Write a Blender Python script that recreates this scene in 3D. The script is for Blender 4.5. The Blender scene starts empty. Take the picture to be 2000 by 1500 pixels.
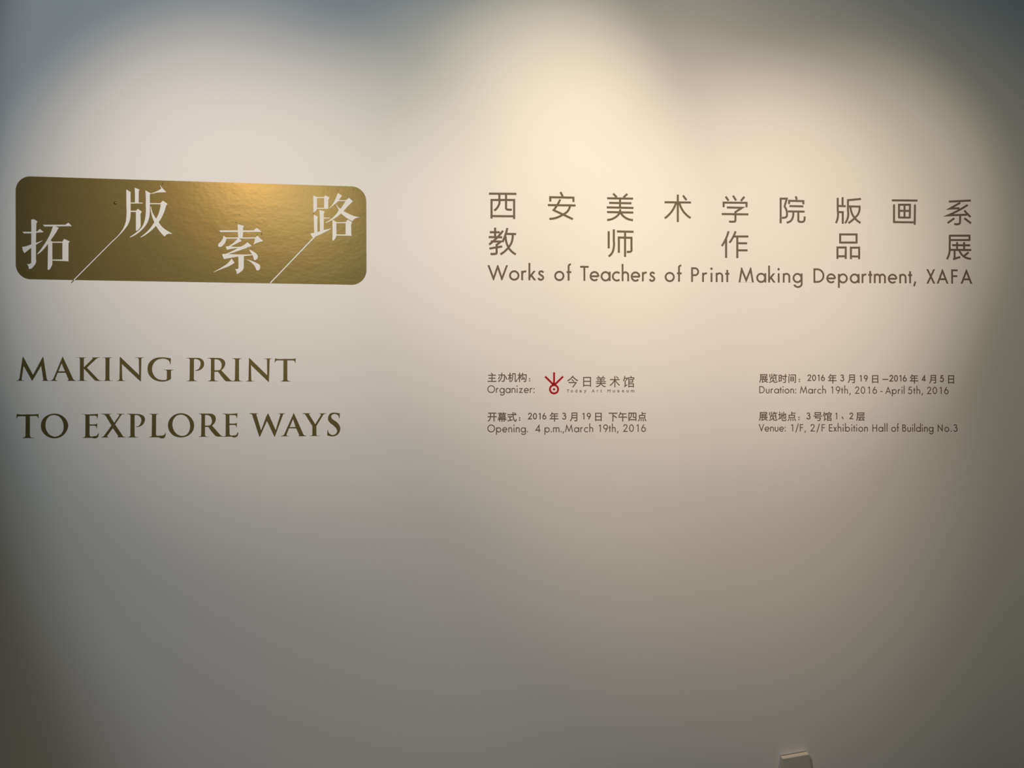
# A painted gallery wall with a gold foil title badge and cut vinyl lettering, lit by ceiling spotlights and an added cool fill.
import bpy, math
from math import radians, sin, cos, pi
from mathutils import Vector, Matrix
from mathutils.geometry import delaunay_2d_cdt

scn = bpy.context.scene
COL = scn.collection

# ------------------------------------------------------------------ camera
cam_d = bpy.data.cameras.new('camera')
cam_d.sensor_width = 36.0
cam_d.lens = 1611.0 / 2000.0 * 36.0
cam_d.clip_start = 0.05
cam = bpy.data.objects.new('camera', cam_d)
COL.objects.link(cam)
cam.location = (0.0, -2.70, 1.55)
cam.rotation_euler = (radians(90) + math.atan(25 / 1611.0), 0, -radians(4.2))
scn.camera = cam

# ------------------------------------------------------------------ view and world
vs = scn.view_settings
vs.view_transform = 'Standard'
vs.look = 'None'
vs.exposure = 0.0
vs.gamma = 1.0
vs.use_curve_mapping = False
wd = bpy.data.worlds.new('world')
scn.world = wd
wd.use_nodes = True
bg = wd.node_tree.nodes['Background']
bg.inputs[0].default_value = (0.0067, 0.0147, 0.0145, 1)
bg.inputs[1].default_value = 1.35

# ------------------------------------------------------------------ ceiling spotlights and one added cool fill
WALL_ALBEDO = 0.80
POWER = 1.0
# x, y, z of the lamp, x and z of the spot it is aimed at on the wall, half cone, blend, rgb strength
LIGHTS = [
    (-1.02, -1.506, 2.692, -0.719, 2.095, 0.5169, 1.0, [1.275, 1.035, 0.817]),
    (-0.805, -2.193, 3.443, 1.05, 1.87, 0.4207, 1.0, [3.577, 2.787, 1.69]),
    (1.731, -1.749, 3.531, 0.523, 1.358, 0.4749, 1.0, [2.713, 2.125, 1.747]),
    (-0.821, -2.184, 2.694, 0.962, 2.367, 1.0364, 0.206, [0.86, 0.967, 1.051]),  # added wide cool fill, stands in for bluish daylight from the room
    (2.519, -2.611, 3.399, 1.241, 2.081, 0.2369, 1.0, [2.859, 2.411, 1.706]),
    (0.914, -0.931, 3.623, -0.23, 1.574, 0.4967, 1.0, [1.944, 1.636, 1.129]),
]
for (lx, ly, lz, tx, tz, ha, bl, rgb) in LIGHTS:
    ld = bpy.data.lights.new('spot_or_fill_light', 'SPOT')
    m = max(rgb)
    ld.color = [c / m for c in rgb]
    ld.energy = m * 4 * pi * pi / WALL_ALBEDO * POWER
    ld.spot_size = 2 * ha
    ld.spot_blend = bl
    ld.shadow_soft_size = 0.03
    lo = bpy.data.objects.new('spot_or_fill_light', ld)
    COL.objects.link(lo)
    lo.location = (lx, ly, lz)
    lo.rotation_euler = (Vector((tx, 0, tz)) - Vector((lx, ly, lz))).to_track_quat('-Z', 'Y').to_euler()

# ------------------------------------------------------------------ helpers
def tag(o, label=None, cat=None, group=None, kind=None):
    if label: o['label'] = label
    if cat: o['category'] = cat
    if group: o['group'] = group
    if kind: o['kind'] = kind
    return o

def empty(name, loc=(0, 0, 0)):
    o = bpy.data.objects.new(name, None)
    o.empty_display_size = 0.05
    COL.objects.link(o)
    o.location = loc
    return o

def link_mesh(name, verts, faces, mat, parent=None, smooth=False, loc=None):
    me = bpy.data.meshes.new(name)
    me.from_pydata(verts, [], faces)
    me.materials.append(mat)
    if smooth:
        me.polygons.foreach_set('use_smooth', [True] * len(me.polygons))
    me.update()
    o = bpy.data.objects.new(name, me)
    COL.objects.link(o)
    if loc is not None: o.location = loc
    if parent is not None:
        o.parent = parent
    return o

def parse(s):
    out = []
    for t in s.split():
        a, b = t.lstrip('~').split(',')
        out.append((float(a), float(b), t[0] == '~'))
    return out

def curve(s, closed, n=6):
    """points 'x,y' are corners, '~x,y' lie on a smooth curve"""
    P = parse(s) if isinstance(s, str) else s
    N = len(P)
    def tangent(i, L):
        a, b, c = P[i - 1], P[i], P[(i + 1) % N]
        d1 = Vector((b[0] - a[0], b[1] - a[1])); d2 = Vector((c[0] - b[0], c[1] - b[1]))
        l1, l2 = max(d1.length, 1e-6), max(d2.length, 1e-6)
        d = d1 / l1 * l2 + d2 / l2 * l1
        return d.normalized() * L if d.length > 1e-9 else d
    out = []
    for i in range(N if closed else N - 1):
        a, b = P[i], P[(i + 1) % N]
        out.append((a[0], a[1]))
        if a[2] or b[2]:
            D = Vector((b[0] - a[0], b[1] - a[1])); L = D.length
            ma = tangent(i, L) if a[2] else None
            mb = tangent((i + 1) % N, L) if b[2] else None
            if ma is None: ma = 2 * D - mb if (2 * D - mb).length < 2 * L else D
            if mb is None: mb = 2 * D - ma if (2 * D - ma).length < 2 * L else D
            for k in range(1, n):
                t = k / n
                h1 = 2*t**3 - 3*t*t + 1; h2 = t**3 - 2*t*t + t; h3 = -2*t**3 + 3*t*t; h4 = t**3 - t*t
                out.append((h1*a[0] + h2*ma.x + h3*b[0] + h4*mb.x, h1*a[1] + h2*ma.y + h3*b[1] + h4*mb.y))
    if not closed:
        out.append((P[-1][0], P[-1][1]))
    return out

def area(p):
    return 0.5 * sum(p[i-1][0] * p[i][1] - p[i][0] * p[i-1][1] for i in range(len(p)))

def clip(poly, nx, ny, c):
    """keep nx*x+ny*y <= c"""
    out = []
    for i in range(len(poly)):
        a, b = poly[i - 1], poly[i]
        da, db = nx*a[0] + ny*a[1] - c, nx*b[0] + ny*b[1] - c
        if (da < 0) != (db < 0) and abs(da - db) > 1e-12:
            t = da / (da - db)
            out.append((a[0] + t*(b[0]-a[0]), a[1] + t*(b[1]-a[1])))
        if db <= 0: out.append(b)
    return out

def stroke(pts, w, closed=False, ylo=None, yhi=None, ext=0.0):
    """a band of width w along a polyline, mitred at its corners, as convex pieces"""
    pts = [p for i, p in enumerate(pts) if i == 0 or math.hypot(p[0]-pts[i-1][0], p[1]-pts[i-1][1]) > 1e-6]
    n = len(pts); segs = n if closed else n - 1
    h = w / 2; out = []
    dirs = []
    for i in range(segs):
        a, b = pts[i], pts[(i+1) % n]
        L = math.hypot(b[0]-a[0], b[1]-a[1])
        dirs.append(((b[0]-a[0])/L, (b[1]-a[1])/L))
    for i in range(segs):
        a, b = pts[i], pts[(i+1) % n]
        dx, dy = dirs[i]
        ea = 6*w if (closed or i > 0) else ext
        eb = 6*w if (closed or i < segs-1) else ext
        q = [(a[0]-dx*ea-dy*h*-1, a[1]-dy*ea-dx*h), (b[0]+dx*eb+dy*h, b[1]+dy*eb-dx*h),
             (b[0]+dx*eb-dy*h, b[1]+dy*eb+dx*h), (a[0]-dx*ea-dy*h, a[1]-dy*ea+dx*h)]
        if closed or i > 0:
            px_, py_ = dirs[i-1]
            mx, my = px_+dx, py_+dy
            if abs(mx)+abs(my) > 1e-6: q = clip(q, -mx, -my, -(mx*a[0]+my*a[1]))
        if q and (closed or i < segs-1):
            px_, py_ = dirs[(i+1) % segs]
            mx, my = px_+dx, py_+dy
            if abs(mx)+abs(my) > 1e-6: q = clip(q, mx, my, mx*b[0]+my*b[1])
        if q and ylo is not None: q = clip(q, 0, -1, -ylo)
        if q and yhi is not None: q = clip(q, 0, 1, yhi)
        if q and len(q) > 2 and abs(area(q)) > 1e-9: out.append(q)
    return out

def winding(p, x, y):
    w = 0
    for i in range(len(p)):
        a, b = p[i-1], p[i]
        if (a[1] <= y) != (b[1] <= y):
            if (b[0]-a[0]) * (y-a[1]) / (b[1]-a[1]) + a[0] > x:
                w += 1 if b[1] > a[1] else -1
    return w

def cut_sheet(name, solids, holes, y_front, y_back, mat, parent, oriented=False):
    """thin sheet cut to the union of the solids minus the holes; outlines in tenths of a millimetre"""
    polys = []
    for p in solids:
        p = [q for i, q in enumerate(p) if math.hypot(q[0]-p[i-1][0], q[1]-p[i-1][1]) > 1e-3]
        if len(p) < 3: continue
        polys.append(p if oriented or area(p) > 0 else p[::-1])
    hol = [p for p in holes]
    x0 = min(q[0] for p in polys for q in p); z0 = min(q[1] for p in polys for q in p)
    V, E = [], []
    for p in polys + hol:
        s = len(V)
        V += [Vector((q[0]-x0, q[1]-z0)) for q in p]
        E += [(s+i, s+(i+1) % len(p)) for i in range(len(p))]
    vo, eo, fo, *_ = delaunay_2d_cdt(V, E, [], 0, 1e-3)
    tris = []
    for f in fo:
        a, b, c = (vo[i] for i in f[:3])
        cx, cy = (a.x+b.x+c.x)/3 + x0, (a.y+b.y+c.y)/3 + z0
        inside = (sum(winding(p, cx, cy) for p in polys) != 0) if oriented else any(winding(p, cx, cy) for p in polys)
        if inside and any(winding(p, cx, cy) for p in hol): inside = False
        if inside:
            ar = (b.x-a.x)*(c.y-a.y) - (b.y-a.y)*(c.x-a.x)
            if abs(ar) < 1e-7: continue
            tris.append(tuple(f[:3]) if ar > 0 else (f[0], f[2], f[1]))
    used = sorted({i for t in tris for i in t}); mp = {v: k for k, v in enumerate(used)}
    n = len(used); S = 1e-4
    verts = [(vo[i].x*S, y_front, vo[i].y*S) for i in used] + [(vo[i].x*S, y_back, vo[i].y*S) for i in used]
    faces = [tuple(mp[i] for i in t) for t in tris]
    edges = {(t[k], t[(k+1) % 3]) for t in tris for k in range(3)}
    for (a, b) in edges:
        if (b, a) not in edges:
            faces.append((mp[a], mp[a]+n, mp[b]+n, mp[b]))
    px_, pz_ = (parent.location.x, parent.location.z) if parent is not None else (0, 0)
    return link_mesh(name, verts, faces, mat, parent, loc=(x0*S-px_, 0, z0*S-pz_))

# ------------------------------------------------------------------ materials
def principled(name, base, rough, metal=0.0, spec=0.5):
    m = bpy.data.materials.new(name); m.use_nodes = True
    b = m.node_tree.nodes['Principled BSDF']
    b.inputs['Base Color'].default_value = (*base, 1)
    b.inputs['Roughness'].default_value = rough
    b.inputs['Metallic'].default_value = metal
    b.inputs['Specular IOR Level'].default_value = spec
    return m, m.node_tree, b

def add_bump(nt, b, scale, strength, dist, detail=3.0, stretch=(1, 1, 1), prev=None):
    tc = nt.nodes.new('ShaderNodeNewGeometry')
    mp = nt.nodes.new('ShaderNodeMapping'); mp.inputs['Scale'].default_value = stretch
    nz = nt.nodes.new('ShaderNodeTexNoise'); nz.inputs['Scale'].default_value = scale; nz.inputs['Detail'].default_value = detail
    bp = nt.nodes.new('ShaderNodeBump'); bp.inputs['Strength'].default_value = strength; bp.inputs['Distance'].default_value = dist
    nt.links.new(tc.outputs['Position'], mp.inputs['Vector'])
    nt.links.new(mp.outputs['Vector'], nz.inputs['Vector'])
    nt.links.new(nz.outputs['Fac'], bp.inputs['Height'])
    if prev is not None: nt.links.new(prev.outputs['Normal'], bp.inputs['Normal'])
    nt.links.new(bp.outputs['Normal'], b.inputs['Normal'])
    return bp, nz

def paint(name, a):
    m, nt, b = principled(name, (a, a, a), 0.9, spec=0.08)
    add_bump(nt, b, 260.0, 0.10, 0.0008, 4.0)
    return m

M_WALL = paint('matt_white_wall_paint', WALL_ALBEDO)

# metallic pigment under a thin gloss: a broad metal lobe plus a weak tight one
M_GOLD, nt, b = principled('gold_foil', (0.186, 0.153, 0.058), 0.74, metal=1.0)
gl = nt.nodes.new('ShaderNodeBsdfGlossy')
gl.inputs['Color'].default_value = (0.0435, 0.0285, 0.0095, 1)
gl.inputs['Roughness'].default_value = 0.325
p1, _ = add_bump(nt, b, 14.0, 0.25, 0.0022, 2.0, (1, 1, 1.8))
p2, _ = add_bump(nt, b, 70.0, 0.22, 0.0009, 3.0, (1, 1, 1.6), prev=p1)
p3, _ = add_bump(nt, b, 480.0, 0.15, 0.0002, 2.0, prev=p2)
nt.links.new(p3.outputs['Normal'], gl.inputs['Normal'])
ad = nt.nodes.new('ShaderNodeAddShader')
nt.links.new(b.outputs['BSDF'], ad.inputs[0]); nt.links.new(gl.outputs['BSDF'], ad.inputs[1])
nt.links.new(ad.outputs['Shader'], nt.nodes['Material Output'].inputs['Surface'])

M_TEXT, nt, b = principled('grey_brown_vinyl', (0.150, 0.112, 0.082), 0.55, spec=0.25)
M_TEXT_FINE, nt, b = principled('grey_vinyl_fine_print', (0.235, 0.195, 0.165), 0.6, spec=0.2)
M_RED, nt, b = principled('red_vinyl', (0.42, 0.0045, 0.016), 0.5, spec=0.3)
M_PLATE, nt, b = principled('shaded_front_plastic', (0.58, 0.575, 0.51), 0.5)  # socket front: its shade is put into a darker base colour
M_PLASTIC, nt, b = principled('lit_top_plastic', (0.88, 0.77, 0.63), 0.45)  # socket body: paled in colour so its top looks strongly lit
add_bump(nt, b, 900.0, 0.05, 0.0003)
M_GASKET, nt, b = principled('dark_grout', (0.05, 0.045, 0.035), 0.9)

m, nt, b = principled('grey_concrete_floor', (0.11, 0.10, 0.09), 0.6)
nz = nt.nodes.new('ShaderNodeTexNoise'); nz.inputs['Scale'].default_value = 3.0; nz.inputs['Detail'].default_value = 6
cr = nt.nodes.new('ShaderNodeValToRGB')
cr.color_ramp.elements[0].color = (0.09, 0.082, 0.074, 1); cr.color_ramp.elements[1].color = (0.13, 0.12, 0.11, 1)
nt.links.new(nz.outputs['Fac'], cr.inputs['Fac']); nt.links.new(cr.outputs['Color'], b.inputs['Base Color'])
M_FLOOR = m

# ------------------------------------------------------------------ the setting
def box(x0, x1, y0, y1, z0, z1):
    v = [(x, y, z) for x in (x0, x1) for y in (y0, y1) for z in (z0, z1)]
    f = [(0,1,3,2), (4,6,7,5), (0,4,5,1), (2,3,7,6), (0,2,6,4), (1,5,7,3)]
    return v, f
v, f = box(-4.0, 4.0, 0.0, 0.15, 0.0, 4.2)
tag(link_mesh('wall_back', v, f, M_WALL), kind='structure')
v, f = box(-4.0, 4.0, -4.5, 0.15, -0.1, 0.0)
tag(link_mesh('floor', v, f, M_FLOOR), kind='structure')

# ------------------------------------------------------------------ lettering data (tenths of a millimetre on the wall: x, height)
SERIF = [[["M",["-13634,16005 -13634,16018 ~-13577,16031 -13549,16080 -13465,16708 -13444,16768 -13140,16190 -12842,16770 -12823,16710 -12725,16081 ~-12699,16029 -12603,16013 -12603,16004 -12851,16003 -12852,16019 ~-12828,16040 -12829,16065 -12894,16476 -13154,16008 -13170,16008 -13425,16475 -13480,16064 ~-13469,16028 -13407,16019 -13406,16006"]],["A",["-12248,16772 -12227,16737 -11926,16082 ~-11886,16031 -11832,16014 -11831,16005 -12086,16004 -12086,16017 ~-12064,16037 -12066,16066 -12146,16260 -12390,16259 -12456,16081 ~-12455,16036 -12393,16017 -12393,16004 -12603,16004 -12603,16013 ~-12541,16049 -12518,16081 -12259,16737","!-12273,16559 -12372,16305 -12169,16305"]],["K",["-11822,16746 -11525,16747 -11524,16736 ~-11587,16723 -11598,16690 -11596,16431 -11344,16691 ~-11326,16724 -11352,16737 -11352,16748 -11109,16749 -11109,16737 ~-11172,16729 -11227,16692 -11502,16423 -11183,16083 ~-11112,16025 -11025,16014 -11025,16006 -11214,16006 ~-11261,16027 -11292,16059 -11584,16383 -11595,16391 -11593,16067 ~-11582,16031 -11503,16018 -11503,16005 -11792,16005 -11793,16018 ~-11722,16031 -11712,16066 -11717,16690 ~-11728,16722 -11822,16733"]],["I",["-11023,16749 -10732,16750 -10732,16739 ~-10795,16729 -10811,16693 -10809,16068 ~-10798,16032 -10711,16019 -10711,16006 -11033,16006 -11033,16016 ~-10947,16032 -10932,16068 -10933,16693 ~-10944,16725 -11023,16736"]],["N",["-10586,16003 -10586,16016 ~-10515,16036 -10499,16068 -10496,16751 -10486,16770 -9897,16196 -9910,16696 ~-9929,16725 -10016,16736 -10016,16751 -9755,16752 -9755,16740 ~-9821,16726 -9831,16691 -9840,15991 -9856,15991 -10432,16543 -10416,16068 ~-10400,16033 -10318,16017 -10318,16004"]],["G",["-8918,16724 -8925,16544 -8943,16544 ~-8970,16634 ~-9058,16699 ~-9193,16715 ~-9343,16673 ~-9453,16559 ~-9500,16396 ~-9467,16233 ~-9371,16103 ~-9260,16046 ~-9149,16035 ~-9054,16051 -9038,16087 -9040,16315 ~-9056,16340 -9135,16351 -9135,16364 -8837,16365 -8837,16352 ~-8900,16340 -8913,16316 -8911,16071 ~-9038,16005 ~-9188,15986 ~-9355,16013 ~-9514,16103 ~-9609,16233 ~-9637,16379 ~-9611,16542 ~-9517,16665 ~-9375,16739 ~-9201,16759 ~-9042,16748"]],["P",["-8430,16742 ~-8183,16743 ~-8024,16735 ~-7920,16670 ~-7882,16564 ~-7910,16449 ~-7990,16367 ~-8085,16334 -8162,16337 -8162,16350 ~-8077,16375 ~-8022,16440 ~-7994,16547 ~-8015,16645 ~-8087,16697 -8199,16707 -8200,16072 ~-8179,16031 -8102,16015 -8102,15999 -8418,15998 -8418,16011 ~-8346,16031 -8331,16072 -8330,16685 ~-8350,16718 -8430,16729"]],["R",["-7768,16744 ~-7512,16745 ~-7352,16729 ~-7248,16656 ~-7223,16566 ~-7247,16467 -7350,16352 -7092,16074 ~-7028,16021 -6963,16008 -6963,15997 -7172,15997 ~-7220,16016 ~-7285,16090 -7443,16303 -7561,16302 -7560,16073 ~-7540,16027 -7457,16011 -7457,15996 -7756,15996 -7756,16011 ~-7687,16032 -7672,16073 -7669,16687 ~-7696,16720 -7768,16731","!-7560,16696 ~-7480,16699 ~-7384,16647 ~-7338,16549 ~-7343,16450 ~-7398,16360 ~-7462,16348 -7558,16352"]],["I",["-6999,16734 -6713,16735 -6713,16721 ~-6774,16711 -6793,16682 -6790,16074 ~-6771,16025 -6682,16009 -6682,15996 -6996,15995 -6996,16008 ~-6931,16028 -6916,16074 -6911,16681 ~-6935,16711 -6999,16720"]],["N",["-6570,15993 -6570,16006 ~-6501,16025 -6490,16075 -6480,16732 -6469,16749 -5902,16191 -5912,16685 ~-5929,16714 -6009,16721 -6009,16734 -5759,16735 -5759,16721 ~-5816,16710 -5827,16677 -5849,15980 -5869,15985 -6416,16519 -6404,16075 ~-6393,16022 -6308,16006 -6307,15993"]],["T",["-5654,16738 ~-5614,16727 ~-5322,16723 ~-5047,16729 -5004,16737 -5010,16589 -5027,16592 ~-5046,16654 -5095,16674 -5270,16674 -5268,16077 ~-5246,16027 -5165,16008 -5165,15994 -5465,15994 -5465,16007 ~-5408,16027 -5392,16076 -5392,16670 -5565,16673 ~-5629,16656 -5658,16598 -5674,16603"]]],[["T",["-13617,14964 ~-13570,14953 ~-13292,14948 ~-13013,14955 -12959,14963 -12958,14823 -12973,14826 ~-12997,14880 -13044,14901 -13222,14896 -13217,14293 ~-13201,14241 -13108,14220 -13107,14204 -13425,14205 -13425,14221 ~-13363,14242 -13348,14293 -13349,14891 -13539,14892 ~-13593,14873 -13616,14824 -13631,14828"]],["O",["~-12886,14589 ~-12810,14823 ~-12672,14927 ~-12485,14971 ~-12283,14927 ~-12126,14789 ~-12057,14612 ~-12107,14418 ~-12246,14257 ~-12463,14193 ~-12697,14259 ~-12838,14404","!~-12747,14613 ~-12702,14807 ~-12609,14903 ~-12501,14927 ~-12329,14870 ~-12235,14741 ~-12197,14563 ~-12232,14386 ~-12324,14290 ~-12448,14245 ~-12589,14290 ~-12714,14436"]],["E",["-11636,14961 ~-11581,14953 ~-11331,14950 -11151,14965 -11161,14820 -11178,14820 ~-11197,14881 -11252,14904 -11409,14904 -11407,14634 ~-11266,14629 ~-11203,14639 -11169,14661 -11179,14496 -11194,14499 ~-11210,14569 -11250,14590 -11406,14590 -11404,14303 ~-11388,14262 ~-11263,14257 ~-11185,14278 ~-11141,14334 -11118,14350 -11137,14237 ~-11161,14213 -11325,14205 -11614,14206 -11614,14219 ~-11552,14235 -11532,14287 -11534,14893 ~-11557,14934 -11636,14947"]],["X",["-11046,14962 -10754,14962 -10754,14949 ~-10806,14941 -10801,14924 -10655,14676 -10499,14908 ~-10507,14940 -10570,14948 -10570,14961 -10342,14961 -10342,14948 ~-10421,14935 -10452,14899 -10626,14627 -10400,14283 ~-10369,14247 -10298,14231 -10298,14218 -10544,14219 -10544,14232 ~-10529,14259 -10542,14284 -10693,14508 -10856,14276 ~-10859,14239 -10816,14228 -10816,14215 -11040,14216 -11040,14229 ~-10989,14245 -10950,14285 -10736,14592 -10907,14884 ~-10955,14933 -11046,14949"]],["P",["-10251,14959 ~-10027,14959 ~-9838,14939 ~-9735,14874 ~-9707,14784 ~-9733,14679 ~-9819,14582 ~-9898,14549 -9977,14545 -9977,14558 ~-9906,14574 ~-9844,14655 ~-9817,14752 ~-9845,14850 ~-9916,14912 -10027,14918 -10022,14282 ~-10006,14241 -9923,14229 -9923,14213 -10235,14214 -10235,14229 ~-10167,14247 -10152,14282 -10153,14907 ~-10177,14936 -10251,14946"]],["L",["-9577,14958 -9277,14958 -9277,14946 ~-9345,14938 -9363,14906 -9363,14312 ~-9351,14276 ~-9248,14266 ~-9138,14279 ~-9082,14327 -9056,14368 -9074,14246 ~-9093,14213 -9280,14214 -9572,14215 -9572,14228 ~-9509,14244 -9494,14280 -9490,14906 ~-9514,14939 -9577,14947"]],["O",["~-8994,14604 ~-8935,14799 ~-8793,14929 ~-8587,14978 ~-8396,14929 ~-8252,14798 ~-8184,14618 ~-8218,14422 ~-8360,14268 ~-8582,14208 ~-8805,14261 ~-8948,14408","!~-8858,14620 ~-8816,14799 ~-8713,14905 ~-8586,14932 ~-8443,14880 ~-8347,14749 ~-8309,14570 ~-8337,14406 ~-8424,14293 ~-8566,14257 ~-8710,14310 ~-8822,14457"]],["R",["-8049,14964 ~-7774,14964 ~-7614,14952 ~-7526,14878 ~-7510,14796 ~-7533,14690 -7628,14584 -7387,14305 ~-7323,14253 -7243,14243 -7243,14230 -7451,14230 ~-7515,14257 ~-7579,14322 -7740,14540 -7844,14541 -7842,14274 ~-7826,14250 -7741,14238 -7741,14225 -8041,14226 -8041,14239 ~-7974,14255 -7962,14291 -7957,14908 ~-7982,14944 -8049,14951","!-7846,14915 ~-7758,14915 ~-7670,14862 ~-7633,14764 ~-7637,14666 ~-7692,14592 ~-7756,14581 -7844,14585"]],["E",["-7303,14968 ~-7215,14960 ~-7054,14956 -6830,14975 -6842,14825 -6858,14825 ~-6874,14885 -6918,14915 -7083,14918 -7082,14648 ~-6940,14645 ~-6892,14651 -6844,14667 -6855,14525 -6871,14528 ~-6884,14582 -6916,14602 -7081,14602 -7075,14304 ~-7051,14272 ~-6955,14266 ~-6858,14287 ~-6827,14353 -6803,14361 -6813,14263 ~-6842,14230 -7018,14226 -7243,14226 -7243,14240 ~-7203,14256 -7198,14305 -7198,14902 ~-7230,14943 -7303,14955"]],["W",["-6452,14972 -6190,14971 -6190,14958 ~-6235,14945 -6235,14917 -6088,14424 -5928,14867 -5877,14966 -5864,14966 -5628,14431 -5492,14899 ~-5489,14941 -5557,14954 -5557,14967 -5331,14970 -5331,14957 ~-5388,14944 -5408,14899 -5654,14218 -5667,14218 -5904,14728 -6122,14223 -6143,14223 -6355,14876 ~-6388,14942 -6452,14955"]],["A",["-5059,14984 -5043,14948 -4761,14313 ~-4720,14260 -4655,14247 -4655,14234 -4904,14235 -4904,14248 ~-4883,14264 -4891,14289 -4981,14487 -5208,14487 -5280,14298 ~-5280,14262 -5218,14246 -5218,14232 -5457,14233 -5457,14246 ~-5385,14266 -5353,14307 -5072,14956","!-5079,14783 -5187,14529 -4997,14528"]],["Y",["-4780,14972 -4528,14972 -4528,14959 ~-4572,14947 -4560,14914 -4376,14617 -4219,14881 ~-4203,14939 -4260,14955 -4260,14968 -4035,14968 -4035,14955 ~-4105,14938 -4137,14897 -4340,14559 -4339,14295 ~-4322,14259 -4244,14254 -4244,14239 -4547,14240 -4547,14253 ~-4477,14263 -4466,14296 -4467,14560 -4666,14882 ~-4707,14939 -4780,14959"]],["S",["-3594,14967 -3604,14814 -3623,14819 ~-3648,14896 ~-3705,14938 ~-3787,14946 ~-3852,14913 ~-3872,14855 ~-3835,14789 ~-3721,14706 ~-3623,14607 ~-3581,14491 ~-3597,14376 ~-3671,14277 ~-3801,14224 ~-3915,14236 -3993,14261 -3989,14435 -3970,14426 ~-3948,14344 ~-3883,14286 ~-3801,14269 ~-3720,14310 ~-3679,14392 ~-3704,14475 ~-3786,14566 ~-3917,14674 ~-3966,14756 ~-3963,14856 ~-3918,14946 ~-3820,14988 ~-3706,14984"]]]]
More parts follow.
